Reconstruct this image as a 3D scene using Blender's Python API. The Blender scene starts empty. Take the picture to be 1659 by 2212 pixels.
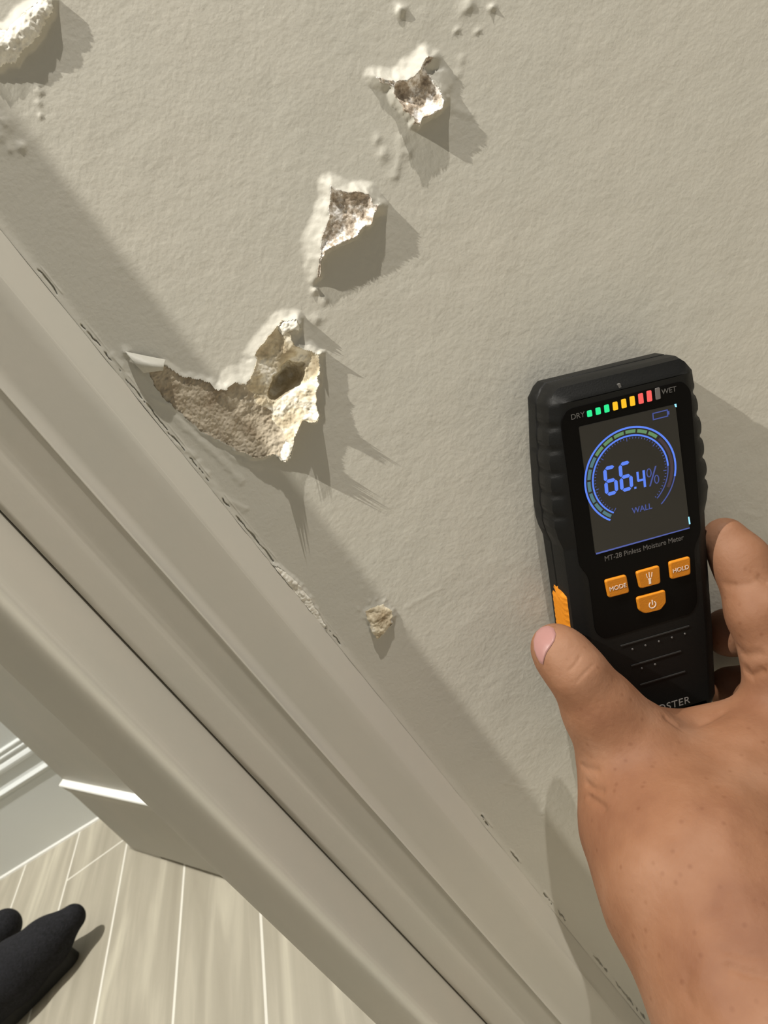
import bpy, math
import numpy as np
from mathutils import Vector, Matrix, noise as mnoise
from mathutils.bvhtree import BVHTree

# ------------------------------------------------------------------ scale, camera, light
K = 0.857                      # one drawing unit in metres; applied to everything at the very end
F, W, H = 1600.0, 1659, 2212   # focal length in pixels, frame
PITCH = math.radians(20.0); ROLL = math.atan2(2571, 3584)
CAMH, WY = 0.62, 0.35          # camera height, distance of the wall plane (drawing units)
U = np.array([1., 0, 0]); V = np.array([0, -math.sin(PITCH), -math.cos(PITCH)])
FW = np.array([0, math.cos(PITCH), -math.sin(PITCH)])
cR, sR = math.cos(ROLL), math.sin(ROLL)
RX = cR*U + sR*V; DX = -sR*U + cR*V; C0 = np.array([0, 0, CAMH])
def ray(px, py): return (px-W/2)*RX + (py-H/2)*DX + F*FW
def at(px, py, y): r = ray(px, py); return C0 + r*(y/r[1])
def atz(px, py, z=0.0): r = ray(px, py); return C0 + r*((z-CAMH)/r[2])
def pxm(px, py, y):            # drawing units covered by one pixel at that point
    r = ray(px, py); return y/r[1]

scene = bpy.context.scene
col = scene.collection
camd = bpy.data.cameras.new('camera'); cam = bpy.data.objects.new('camera', camd); col.objects.link(cam)
camd.sensor_fit = 'VERTICAL'; camd.sensor_height = 9.8; camd.lens = F/H*9.8
camd.clip_start = 0.01
camd.dof.use_dof = True; camd.dof.focus_distance = 0.30; camd.dof.aperture_fstop = 7.0
m = Matrix((( RX[0], -DX[0], -FW[0], 0), (RX[1], -DX[1], -FW[1], 0), (RX[2], -DX[2], -FW[2], CAMH*K), (0, 0, 0, 1)))
cam.matrix_world = m
scene.camera = cam

world = bpy.data.worlds.new('world'); scene.world = world; world.use_nodes = True
bg = world.node_tree.nodes['Background']; bg.inputs[0].default_value = (0.96, 0.98, 1.0, 1); bg.inputs[1].default_value = 0.20

def lamp(name, loc, power, size, color=(1, 0.955, 0.87), aim=None):
    l = bpy.data.lights.new(name, 'AREA'); l.shape = 'DISK'; l.size = size; l.energy = power; l.color = color
    o = bpy.data.objects.new(name, l); col.objects.link(o); o.location = loc
    if aim is not None:
        o.rotation_euler = (Vector(aim)-Vector(loc)).to_track_quat('-Z', 'Y').to_euler()
    return o
lamp('ceiling_lamp', (-0.77, -0.10, 2.20), 54, 0.020, aim=(0, 0.3, 0.4))
lamp('ceiling_lamp', (0.77, -0.137, 2.20), 40, 0.020, color=(1, 0.95, 0.88), aim=(0, 0.3, 0.4))
lamp('hallway_lamp', (-0.47, 0.70, 2.15), 42, 0.08, color=(1, 0.98, 0.93))

scene.view_settings.view_transform = 'Standard'; scene.view_settings.look = 'None'
scene.view_settings.exposure = 0.0; scene.view_settings.gamma = 1.0
scene.view_settings.use_curve_mapping = False

# ------------------------------------------------------------------ helpers
def tag(o, label=None, cat=None, group=None, kind=None):
    if label: o['label'] = label
    if cat: o['category'] = cat
    if group: o['group'] = group
    if kind: o['kind'] = kind
    return o
def empty(name, label, cat, loc=(0, 0, 0), mw=None):
    o = bpy.data.objects.new(name, None); col.objects.link(o); o.empty_display_size = 0.02
    if mw is not None: o.matrix_world = mw
    else: o.location = loc
    tag(o, label, cat); return o
def mesh(name, verts, faces, mat, parent=None, smooth=True):
    me = bpy.data.meshes.new(name)
    verts = np.asarray(verts, dtype=np.float32)
    if isinstance(faces, np.ndarray) and faces.ndim == 2:
        n = len(faces); k = faces.shape[1]
        me.vertices.add(len(verts)); me.vertices.foreach_set('co', verts.ravel())
        me.loops.add(n*k); me.loops.foreach_set('vertex_index', faces.astype(np.int32).ravel())
        me.polygons.add(n); me.polygons.foreach_set('loop_start', np.arange(0, n*k, k, dtype=np.int32))
        me.update(calc_edges=True)
    else:
        me.from_pydata([tuple(map(float, v)) for v in verts], [], faces)
    me.validate(); me.update()
    if smooth: me.polygons.foreach_set('use_smooth', [True]*len(me.polygons))
    o = bpy.data.objects.new(name, me); col.objects.link(o)
    if mat: me.materials.append(mat)
    if parent: o.parent = parent
    return o

def material(name, color=(.5, .5, .5), rough=.5, metal=0, spec=.5, emit=None, estr=0):
    mt = bpy.data.materials.new(name); mt.use_nodes = True
    b = mt.node_tree.nodes['Principled BSDF']
    b.inputs['Base Color'].default_value = (*color, 1); b.inputs['Roughness'].default_value = rough
    b.inputs['Metallic'].default_value = metal; b.inputs['Specular IOR Level'].default_value = spec
    if emit: b.inputs['Emission Color'].default_value = (*emit, 1); b.inputs['Emission Strength'].default_value = estr
    return mt
def N(mt, t, **kw):
    n = mt.node_tree.nodes.new(t)
    for k, v in kw.items():
        if hasattr(n, k): setattr(n, k, v)
        else: n.inputs[k.replace('_', ' ')].default_value = v
    return n
def link(mt, a, b): mt.node_tree.links.new(a, b)
def bsdf(mt): return mt.node_tree.nodes['Principled BSDF']
def ramp(mt, stops):
    n = mt.node_tree.nodes.new('ShaderNodeValToRGB'); e = n.color_ramp.elements
    while len(e) < len(stops): e.new(0.5)
    for i, (p, c) in enumerate(stops): e[i].position = p; e[i].color = (*c, 1)
    return n
def noisy(mt, scale, stops, detail=4, rough=.6, bump=0, bscale=None, bdist=.001, stretch=None, bdetail=3):
    tc = N(mt, 'ShaderNodeTexCoord')
    src = tc.outputs['Object']
    if stretch:
        mp = N(mt, 'ShaderNodeMapping'); mp.inputs['Scale'].default_value = stretch
        link(mt, src, mp.inputs[0]); src = mp.outputs[0]
    if stops:
        n = N(mt, 'ShaderNodeTexNoise'); n.inputs['Scale'].default_value = scale
        n.inputs['Detail'].default_value = detail; n.inputs['Roughness'].default_value = rough
        link(mt, src, n.inputs['Vector'])
        r = ramp(mt, stops); link(mt, n.outputs['Fac'], r.inputs[0]); link(mt, r.outputs[0], bsdf(mt).inputs['Base Color'])
    if bump:
        n2 = N(mt, 'ShaderNodeTexNoise'); n2.inputs['Scale'].default_value = bscale or scale
        n2.inputs['Detail'].default_value = bdetail; link(mt, src, n2.inputs['Vector'])
        bp = N(mt, 'ShaderNodeBump'); bp.inputs['Strength'].default_value = bump; bp.inputs['Distance'].default_value = bdist
        link(mt, n2.outputs['Fac'], bp.inputs['Height']); link(mt, bp.outputs[0], bsdf(mt).inputs['Normal'])
    return mt

# value noise on the wall plane
_rng = np.random.default_rng(7)
_T = _rng.random((256, 256))
def vnoise(x, z, s, off=0.0):
    a = x/s + 37.3 + off; b = z/s + 11.7 + off*1.7
    i = np.floor(a).astype(int); j = np.floor(b).astype(int); fx = a-i; fz = b-j
    fx = fx*fx*(3-2*fx); fz = fz*fz*(3-2*fz)
    i0, i1, j0, j1 = i % 256, (i+1) % 256, j % 256, (j+1) % 256
    return (_T[i0, j0]*(1-fx)*(1-fz)+_T[i1, j0]*fx*(1-fz)+_T[i0, j1]*(1-fx)*fz+_T[i1, j1]*fx*fz)*2-1
def fbm(x, z, s, o=3, off=0.0):
    r = 0; a = 1; t = 0
    for k in range(o):
        r = r + a*vnoise(x, z, s/2**k, off+k*5.3); t += a; a *= .55
    return r/t

# ------------------------------------------------------------------ materials
PAINT = (0.525, 0.490, 0.415)
m_wall = noisy(material('greige_wall_paint', PAINT, .55, spec=.35), 9,
               [(0.3, (0.452, 0.438, 0.380)), (0.7, (0.480, 0.455, 0.390))], bump=.22, bscale=640, bdist=.0006, bdetail=5)
m_trim = noisy(material('greige_trim_paint', PAINT, .5, spec=.35), 14,
               [(0.3, (0.462, 0.446, 0.388)), (0.7, (0.492, 0.462, 0.400))], bump=.15, bscale=300, bdist=.0004, bdetail=4)
m_plaster = noisy(material('broken_plaster', (.6, .55, .45), .9, spec=.1), 120,
                  [(0.32, (0.36, 0.29, 0.19)), (0.48, (0.58, 0.51, 0.37)), (0.60, (0.80, 0.76, 0.65))], detail=5, rough=.55, bump=.5, bscale=700, bdist=.0006)
m_scraped = noisy(material('scraped_brown_paper', (.4, .33, .25), .9, spec=.1), 90,
                  [(0.35, (0.29, 0.235, 0.165)), (0.5, (0.40, 0.345, 0.26)), (0.68, (0.52, 0.46, 0.36))], detail=6, rough=.6, bump=.5, bscale=900, bdist=.0005)
m_brown = noisy(material('torn_brown_gypsum', (.4, .33, .25), .9, spec=.1), 190,
                [(0.34, (0.24, 0.19, 0.14)), (0.47, (0.46, 0.39, 0.31)), (0.58, (0.84, 0.81, 0.77))], detail=5, rough=.7, bump=.6, bscale=800, bdist=.0006)
m_white = noisy(material('white_plaster', (.8, .78, .7), .85, spec=.1), 260,
                [(0.35, (0.60, 0.57, 0.49)), (0.6, (0.80, 0.78, 0.70))], bump=.5, bscale=700, bdist=.0005)
m_paper = noisy(material('torn_paint_paper', (.66, .62, .52), .8, spec=.2), 200,
                [(0.35, (0.52, 0.475, 0.385)), (0.65, (0.66, 0.615, 0.51))], bump=.4, bscale=500, bdist=.0006)
m_base = material('white_gloss_paint', (0.78, 0.80, 0.78), .3, spec=.5)
m_backwall = material('pale_grey_wall_paint', (0.70, 0.72, 0.70), .6)
m_caulk_highlight = material('white_caulk_and_highlight', (0.90, 0.89, 0.84), .5)  # floor caulk, and the painted highlight on the angled baseboard
m_black = noisy(material('black_plastic', (0.006, 0.006, 0.0055), .5, spec=.16), 900, None, bump=.25, bscale=1600, bdist=.0003)
m_rubber = material('dark_rubber_grip', (0.020, 0.020, 0.019), .55, spec=.4)
m_panel = material('satin_black_panel', (0.0025, 0.0022, 0.002), .4, spec=.06)
m_orange = noisy(material('orange_rubber', (0.56, 0.195, 0.008), .6, spec=.3), 700, None, bump=.3, bscale=1500, bdist=.0003)
m_print = material('pale_print', (0.42, 0.40, 0.37), .6)
m_dimprint = material('faint_grey_print', (0.10, 0.095, 0.09), .6)
m_icon = material('white_print', (0.85, 0.74, 0.66), .6)
m_glass = material('display_glass', (0.012, 0.011, 0.009), .16, spec=.3, emit=(.030, .027, .022), estr=.12)
def glow(n, c, s): return material(n, (0.01, 0.01, 0.01), .4, emit=c, estr=s)
m_blue = glow('blue_display_light', (0.085, 0.21, 0.88), 1.0)
m_blue2 = glow('dim_blue_display_light', (0.050, 0.085, 0.36), .8)
m_seg1 = glow('teal_gauge_light', (0.055, 0.16, 0.19), 1.0)
m_seg2 = glow('green_gauge_light', (0.10, 0.24, 0.10), 1.0)
m_seg3 = glow('dark_red_gauge_light', (0.030, 0.012, 0.022), 1.0)
m_spot = glow('backlight_spot', (.30, .75, 1.0), 1.2)
m_lg = glow('green_lamp_light', (0.0, 0.80, 0.26), 1.05)
m_ly = glow('yellow_lamp_light', (0.95, 0.50, 0.0), 1.05)
m_lr = glow('red_lamp_light', (0.92, 0.10, 0.09), 1.0)
m_loff = material('unlit_lamp', (0.13, 0.12, 0.115), .5)
m_fabric = noisy(material('black_fabric', (0.012, 0.012, 0.014), .9, spec=.15), 300, [(0.3, (0.014, 0.014, 0.015)), (0.7, (0.026, 0.026, 0.030))], bump=.6, bscale=500, bdist=.002)

# skin
m_skin = material('tanned_skin', (0.5, 0.27, 0.15), .62, spec=.22)
tc = N(m_skin, 'ShaderNodeTexCoord')
n1 = N(m_skin, 'ShaderNodeTexNoise'); n1.inputs['Scale'].default_value = 30; n1.inputs['Detail'].default_value = 5
link(m_skin, tc.outputs['Object'], n1.inputs['Vector'])
r1 = ramp(m_skin, [(0.32, (0.160, 0.070, 0.036)), (0.5, (0.202, 0.095, 0.050)), (0.68, (0.240, 0.124, 0.072))])
link(m_skin, n1.outputs['Fac'], r1.inputs[0])
vo = N(m_skin, 'ShaderNodeTexVoronoi'); vo.inputs['Scale'].default_value = 170; link(m_skin, tc.outputs['Object'], vo.inputs['Vector'])
rp = ramp(m_skin, [(0.0, (0.62, 0.5, 0.42)), (0.2, (1, 1, 1)), (1.0, (1, 1, 1))]); link(m_skin, vo.outputs['Distance'], rp.inputs[0])
mx = N(m_skin, 'ShaderNodeMix'); mx.data_type = 'RGBA'; mx.blend_type = 'MULTIPLY'; mx.inputs[0].default_value = .55
link(m_skin, r1.outputs[0], mx.inputs[6]); link(m_skin, rp.outputs[0], mx.inputs[7]); link(m_skin, mx.outputs[2], bsdf(m_skin).inputs['Base Color'])
n2 = N(m_skin, 'ShaderNodeTexNoise'); n2.inputs['Scale'].default_value = 420; n2.inputs['Detail'].default_value = 4
link(m_skin, tc.outputs['Object'], n2.inputs['Vector'])
bp = N(m_skin, 'ShaderNodeBump'); bp.inputs['Strength'].default_value = .35; bp.inputs['Distance'].default_value = .0006
link(m_skin, n2.outputs['Fac'], bp.inputs['Height']); link(m_skin, bp.outputs[0], bsdf(m_skin).inputs['Normal'])
bs = bsdf(m_skin); bs.inputs['Subsurface Weight'].default_value = .12; bs.inputs['Subsurface Radius'].default_value = (.006, .003, .0015); bs.inputs['Subsurface Scale'].default_value = .6
m_nail = material('pink_nail', (0.29, 0.150, 0.135), .4, spec=.35)

# floor: wood-look planks with pale grout
m_floor = material('wood_look_tile', (.5, .45, .35), .45, spec=.4)
tc = N(m_floor, 'ShaderNodeTexCoord'); sx = N(m_floor, 'ShaderNodeSeparateXYZ'); link(m_floor, tc.outputs['Object'], sx.inputs[0])
cb = N(m_floor, 'ShaderNodeCombineXYZ'); link(m_floor, sx.outputs['Y'], cb.inputs['X']); link(m_floor, sx.outputs['X'], cb.inputs['Y'])
mp = N(m_floor, 'ShaderNodeMapping'); mp.inputs['Location'].default_value = (-1.128*K, 0.682*K, 0); link(m_floor, cb.outputs[0], mp.inputs[0])
br = N(m_floor, 'ShaderNodeTexBrick'); br.inputs['Scale'].default_value = 1.0; br.offset = .5
br.inputs['Brick Width'].default_value = 1.3*K; br.inputs['Row Height'].default_value = .1305*K
br.inputs['Mortar Size'].default_value = .0017; br.inputs['Mortar Smooth'].default_value = .1
br.inputs['Color1'].default_value = (.93, .93, .93, 1); br.inputs['Color2'].default_value = (1.0, 1.0, 1.0, 1)
link(m_floor, mp.outputs[0], br.inputs['Vector'])
mp2 = N(m_floor, 'ShaderNodeMapping'); mp2.inputs['Scale'].default_value = (34, 2.6, 1); link(m_floor, tc.outputs['Object'], mp2.inputs[0])
ns = N(m_floor, 'ShaderNodeTexNoise'); ns.inputs['Scale'].default_value = 1.3; ns.inputs['Detail'].default_value = 6; ns.inputs['Distortion'].default_value = .6
link(m_floor, mp2.outputs[0], ns.inputs['Vector'])
rf = ramp(m_floor, [(0.25, (0.36, 0.325, 0.25)), (0.5, (0.44, 0.40, 0.315)), (0.75, (0.60, 0.555, 0.44))]); link(m_floor, ns.outputs['Fac'], rf.inputs[0])
mu = N(m_floor, 'ShaderNodeMix'); mu.data_type = 'RGBA'; mu.blend_type = 'MULTIPLY'; mu.inputs[0].default_value = 1
link(m_floor, rf.outputs[0], mu.inputs[6]); link(m_floor, br.outputs['Color'], mu.inputs[7])
mg = N(m_floor, 'ShaderNodeMix'); mg.data_type = 'RGBA'; link(m_floor, br.outputs['Fac'], mg.inputs[0]); link(m_floor, mu.outputs[2], mg.inputs[6])
mg.inputs[7].default_value = (.80, .77, .68, 1); link(m_floor, mg.outputs[2], bsdf(m_floor).inputs['Base Color'])

# ------------------------------------------------------------------ damage patches: (px, py, height mm, skirt mm)
PATCHES = {
 'crater_top': dict(pts=[(810,165,5,5),(853,177,9,6),(882,170,11,8),(900,155,11,8),(925,119,9,6),(938,120,6,4),(918,152,7,6),(940,177,8,9),(953,197,9,8),(962,217,11,3),
    (958,235,12,1),(925,250,13,1),(907,267,14,1),(896,264,14,1),(878,239,12,1),(850,208,8,2),(850,188,7,3),(824,177,5,3)], rec=5.0, rw=3.0, amp=1.6, mat='brown',
    label='rough brown and white broken plaster in the topmost crater'),
 'crater_middle': dict(pts=[(716,400,8,6),(730,408,9,6),(756,416,10,5),(793,417,10,6),(807,437,10,7),(821,445,11,5),(807,466,12,1),(804,482,12,1),(788,487,12,.7),(772,511,12,.7),
    (751,519,12,.7),(719,532,12,.7),(703,543,12,.7),(697,562,11,.7),(690,600,5,1),(684,598,5,5),(690,556,10,8),(693,527,10,9),(708,474,9,7),(714,426,8,5)], rec=4.5, rw=2.5, amp=1.5, mat='brown',
    label='speckled grey-brown broken plaster in the middle crater'),
 'crater_big': dict(pts=[(318,800,1.5,1),(340,792,1.5,2),(355,786,2,2),(389,809,2,2),(429,816,2,2),(456,826,3,3),(461,836,4,4),(487,842,6,6),(507,822,6,7),(531,829,7,8),(537,821,7,8),(547,802,6,7),
    (554,775,5,6),(547,768,5,5),(561,745,5,5),(585,721,5,5),(608,694,5,5),(642,687,6,4),(647,707,7,1.2),(625,721,6,3),(634,745,5,5),(669,758,6,5),(693,768,8,2),(691,792,8,2),
    (688,829,9,2),(681,870,10,1.5),(690,895,12,1),(682,907,13,.8),(655,910,12,.8),(639,944,13,.8),(632,978,14,.8),(612,996,15,.8),(595,984,11,1),(551,991,6,1.5),(497,967,3,2),(456,944,1.5,1.5),
    (423,924,1,1.5),(389,890,.6,1.5),(348,856,.6,1.5),(331,829,.8,1)], rec=6.5, rw=7.0, amp=2.2, mat='plaster', pit=(617,823,34,16),
    label='large torn area of exposed cream plaster with a deep dark hole'),
 'knob_corner': dict(pts=[(-40,60,4,3),(12,67,6,4),(24,53,6,4),(48,29,7,4),(80,5,7,4),(87,-8,7,4),(113,-5,7,2),(113,14,7,1),(96,48,7,1),(82,72,7,1),(67,96,7,1),(50,106,7,1),(36,133,6,1),(0,145,5,1),(-40,150,4,1)],
    rec=-3.0, rw=6, amp=2.2, mat='white', label='white plaster lump at the upper left corner'),
 'knob_low': dict(pts=[(788,1322,1,2),(806,1310,1.2,3),(830,1306,1.2,3),(846,1318,2,2),(848,1348,5,1),(832,1366,6,.8),(815,1382,7,.8),(806,1370,6,.8),(800,1352,4,1),(792,1338,2,1.5)],
    rec=-1.5, rw=3, amp=3.4, mat='plaster', label='small crumbly plaster knob below the big crater'),
 'crumb_right': dict(pts=[(652,906,12,.8),(670,896,13,.8),(691,897,14,.8),(688,911,14,.8),(668,915,12,.8)], rec=-1, rw=2, amp=2.2, mat='white', label='white plaster crumb on the right rim of the big crater'),
 'crumb_low': dict(pts=[(610,978,13,.8),(622,958,13,.8),(636,962,14,.8),(634,978,16,.8),(619,998,17,.8),(608,995,16,.8)], rec=-1, rw=2, amp=2.4, mat='white', label='white plaster crumb at the lowest point of the big crater'),
 'crumb_top': dict(pts=[(604,706,7,2),(622,694,8,2),(643,687,9,1.5),(649,697,9,1),(643,713,9,1),(624,716,8,1),(612,722,7,1)], rec=-.6, rw=2, amp=2.2, mat='white', label='white plaster crumbs on the upper tip of the big crater'),
 'seam_upper': dict(pts=[(497,1118,.6,.8),(515,1128,1,1),(535,1155,1,1),(560,1185,1.2,1),(580,1215,1,.8),(566,1206,.5,.6),(545,1183,.5,.6),(520,1152,.5,.6)], rec=-.2, rw=1, amp=.8, mat='white',
    label='cracked filler along the upper part of the trim joint'),
 'seam_lower': dict(pts=[(582,1215,1,.8),(600,1222,2,1.2),(625,1240,2.4,1.5),(650,1262,2.4,1.5),(672,1295,2.2,1.5),(690,1325,1.8,1.2),(704,1352,1.2,1),(704,1364,1,.5),(690,1350,1,.5),(660,1317,1.2,.5),(628,1277,1.5,.5),
    (600,1252,1.5,.5),(586,1236,1,.5)], rec=-.8, rw=1, amp=1.4, mat='white', label='white crumbling filler along the trim joint'),
}
MM = .001; HS = .42       # HS: relief of the damage
for p in PATCHES.values():
    q = []
    for (a, b, hh, ww) in p['pts']:
        hh = hh*HS; w_ = at(a, b, WY-hh*MM); q.append((w_[0], w_[2], hh*MM, ww*MM))
    p['q'] = np.array(q)
    if 'pit' in p:
        a, b, r_, dp = p['pit']; w_ = at(a, b, WY); p['pitw'] = (w_[0], w_[2], r_*pxm(a, b, WY), dp*MM)
def warp(x, z, a=.0009):
    return x + a*fbm(x, z, .0032, 2, 3.1), z + a*fbm(x, z, .0032, 2, 9.4)
def poly_eval(q, x, z):
    """nearest distance, interpolated height and skirt on the outline, inside flag"""
    best = np.full(x.shape, 1e9); he = np.zeros_like(x); we = np.zeros_like(x); ins = np.zeros(x.shape, bool)
    n = len(q)
    for i in range(n):
        x0, z0, h0, w0 = q[i]; x1, z1, h1, w1 = q[(i+1) % n]
        dx, dz = x1-x0, z1-z0; L2 = dx*dx+dz*dz+1e-16
        t = np.clip(((x-x0)*dx+(z-z0)*dz)/L2, 0, 1)
        dd = np.hypot(x-x0-t*dx, z-z0-t*dz); mk = dd < best
        best = np.where(mk, dd, best); he = np.where(mk, h0+(h1-h0)*t, he); we = np.where(mk, w0+(w1-w0)*t, we)
        c = ((z0 > z) != (z1 > z)) & (x < (x1-x0)*(z-z0)/(z1-z0+1e-18)+x0); ins ^= c
    return best, he, we, ins
CRACKS = [[(80,585),(97,603),(112,626),(120,636)], [(175,705),(208,742)], [(208,745),(240,780),(268,818),(300,858),(305,872)], [(305,870),(322,895),(345,930),(360,955),(390,978)],
          [(410,990),(432,1012),(445,1040)], [(468,1085),(490,1110)], [(497,1120),(520,1153),(545,1186),(566,1209),(580,1220)],
          [(584,1232),(600,1253),(628,1279),(660,1319),(690,1352),(705,1368)], [(712,1378),(724,1386),(735,1398)],
          [(1045,1760),(1062,1785)], [(1110,1835),(1127,1858)], [(1188,1920),(1204,1942)], [(1213,1962),(1227,1982)], [(1290,2056),(1304,2072),(1318,2092)], [(1337,2115),(1352,2138),(1370,2160),(1400,2200)]]
RIDGES = [([(245,765),(290,835),(330,900),(372,955),(420,985)], .9, 1.3), ([(300,800),(352,868),(400,925),(470,985),(520,1040)], .8, 1.6), ([(330,860),(380,880)], .6, 1.2),
          ([(430,1000),(452,1035),(480,1075),(530,1100)], .7, 1.5), ([(868,300),(862,340),(852,380)], .9, 2.2), ([(940,180),(980,235),(1020,250)], .6, 1.6), ([(455,940),(500,985),(560,1005)], .8, 1.8),
          ([(1090,1690),(1120,1700),(1150,1705)], .25, .9), ([(880,1310),(920,1290),(955,1270)], .25, 1.2), ([(1600,1100),(1620,1112),(1640,1115)], .3, 1.0)]
BUMPS = [(866,20,3.8,2.0),(1012,10,1.8,3.2),(1066,14,2.6,1.3),(1032,67,1.6,.9),(988,64,1.4,1.2),(82,196,1.2,1.5),(84,222,.8,1.0),(88,250,1.0,1.0),(48,318,1.3,1.8),(20,322,1.0,1.8),
         (680,628,2.4,1.4),(700,650,1.2,1.8),(680,690,1.2,3),(1175,1755,.7,2.5),(830,335,1.2,2.5),(815,300,.9,2),(880,330,.8,2),(1000,130,.7,2),(990,160,.5,2),(640,720,2.2,1.2),
         (6,262,1.3,3.0),(2,292,1.0,2.5),(798,1300,.8,1.0),(812,1296,.7,.9),(832,1300,.7,1.2),(776,1318,.6,.9),(784,1336,.6,1.0),(852,1330,.5,1.2),(696,764,8.5,1.0),(270,760,1.6,1.8)]
def lineeval(pts, x, z, joint=False):
    b = np.full(x.shape, 1e9)
    w_ = [at(a, c, WY) for a, c in pts]
    if joint: w_ = [np.array([min(max(q_[0], AX+.0014), AX+.0022), q_[1], q_[2]]) for q_ in w_]
    for p0, p1 in zip(w_[:-1], w_[1:]):
        dx, dz = p1[0]-p0[0], p1[2]-p0[2]; t = np.clip(((x-p0[0])*dx+(z-p0[2])*dz)/(dx*dx+dz*dz), 0, 1)
        b = np.minimum(b, np.hypot(x-p0[0]-t*dx, z-p0[2]-t*dz))
    return b
AX = -0.0602
BLOCKER_Y = .146     # how far the unseen wall, added to block the left lamp, comes forward
def wall_h(x, z):
    """height of the paint surface in front of the wall plane, and mask of broken-out faces"""
    near = np.clip((x-AX)/.03, 0, 1)
    h_ = .00018*fbm(x, z, .02, 2)*(.3+.7*near) + .00008*fbm(x, z, .0035, 3, 2.0)*near
    hole = np.zeros(x.shape, bool)
    wx, wz = warp(x, z)
    for p in PATCHES.values():
        q = p['q']; mrg = .012
        sel = (x > q[:, 0].min()-mrg) & (x < q[:, 0].max()+mrg) & (z > q[:, 1].min()-mrg) & (z < q[:, 1].max()+mrg)
        if not sel.any(): continue
        d_, he, we, ins = poly_eval(q, wx[sel], wz[sel])
        f = np.clip(1-d_/np.maximum(we, 1e-5), 0, 1); s_ = he*f**1.35
        s_ = np.where(ins, he, s_)
        h_[sel] = np.maximum(h_[sel], h_[sel]*(1-f)+s_)
        hs = hole[sel]; hs |= ins; hole[sel] = hs
    for pts, hh, ww in RIDGES:
        dd = lineeval(pts, wx, wz); h_ += .45*hh*MM*np.exp(-(dd/(ww*MM))**2)
    for (a, b, hh, rr) in BUMPS:
        c = at(a, b, WY-hh*MM*.6); dd = np.hypot(wx-c[0], wz-c[2]); h_ += .5*hh*MM*np.exp(-(dd/(rr*MM))**2)*(1+.5*fbm(wx, wz, .002, 2, 6.0))
    # a smooth caulk fillet in the joint, then the cracks through it
    h_ += .0010*np.exp(-((x-AX)/.0020)**1.5)*(1+.3*vnoise(x, z, .012))
    cx, cz = warp(x, z, .0007)
    for pts in CRACKS:
        dd = lineeval(pts, cx, cz, True); h_ -= .0018*np.exp(-(dd/(.00029*np.clip(.62+1.3*vnoise(x, z, .0035), .05, 1.8)))**4)
        h_ += .0003*np.exp(-((dd-.0011)/.0007)**2)*(x > AX+.003)
    return h_, hole

def grid(xs, zs, yfun_h, keep=None):
    X, Z = np.meshgrid(xs, zs, indexing='ij'); nx, nz = X.shape
    v = np.stack([X, WY-yfun_h, Z], -1).reshape(-1, 3)
    i = np.arange(nx-1)[:, None]*nz + np.arange(nz-1)[None, :]
    f = np.stack([i, i+nz, i+nz+1, i+1], -1)
    if keep is not None: f = f[keep]
    f = f.reshape(-1, 4)
    used, inv = np.unique(f, return_inverse=True)
    return v[used], inv.reshape(-1, 4)
xs = np.concatenate([np.arange(AX, -.048, .00028), np.arange(-.048, .13, .0006), np.arange(.13, .325, .0012)])
zs = np.arange(.03, .80, .0006)
X, Z = np.meshgrid(xs, zs, indexing='ij')
hw, hole = wall_h(X, Z)
hw[-1, :] = 0; hw[:, 0] = 0; hw[:, -1] = 0
hc = hole[:-1, :-1] & hole[1:, :-1] & hole[:-1, 1:] & hole[1:, 1:]
v, f = grid(xs, zs, hw, ~hc)
# flat surround of the same wall, up to the ceiling and out to the right, and its edges
x1, z0, z1, x2, z2 = xs[-1], zs[0], zs[-1], 1.6, 2.8
ext = [((AX, 0), (x1, 0), (x1, z0), (AX, z0)), ((x1, 0), (x2, 0), (x2, z2), (x1, z2)), ((AX, z1), (x1, z1), (x1, z2), (AX, z2))]
vv = list(map(tuple, v)); base = len(vv); ff = []
for quad in ext:
    ids = []
    for (a, b) in quad: ids.append(len(vv)); vv.append((a, WY, b))
    ff.append(ids)
def boxv(x0, x1_, y0, y1, z0_, z1_):
    b = len(vv)
    for a in (x0, x1_):
        for bb in (y0, y1):
            for c in (z0_, z1_): vv.append((a, bb, c))
    for q in ((0, 1, 3, 2), (4, 6, 7, 5), (2, 3, 7, 6), (1, 5, 7, 3), (0, 2, 6, 4)): ff.append([b+i for i in q])
boxv(-.115, x2, WY+.03, WY+.14, 0, z2)
allf = np.concatenate([f, np.array(ff)])
wall = mesh('wall_right', np.array(vv), allf, m_wall); tag(wall, 'greige orange-peel textured wall with torn plaster craters beside the trim', kind='structure')

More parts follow.
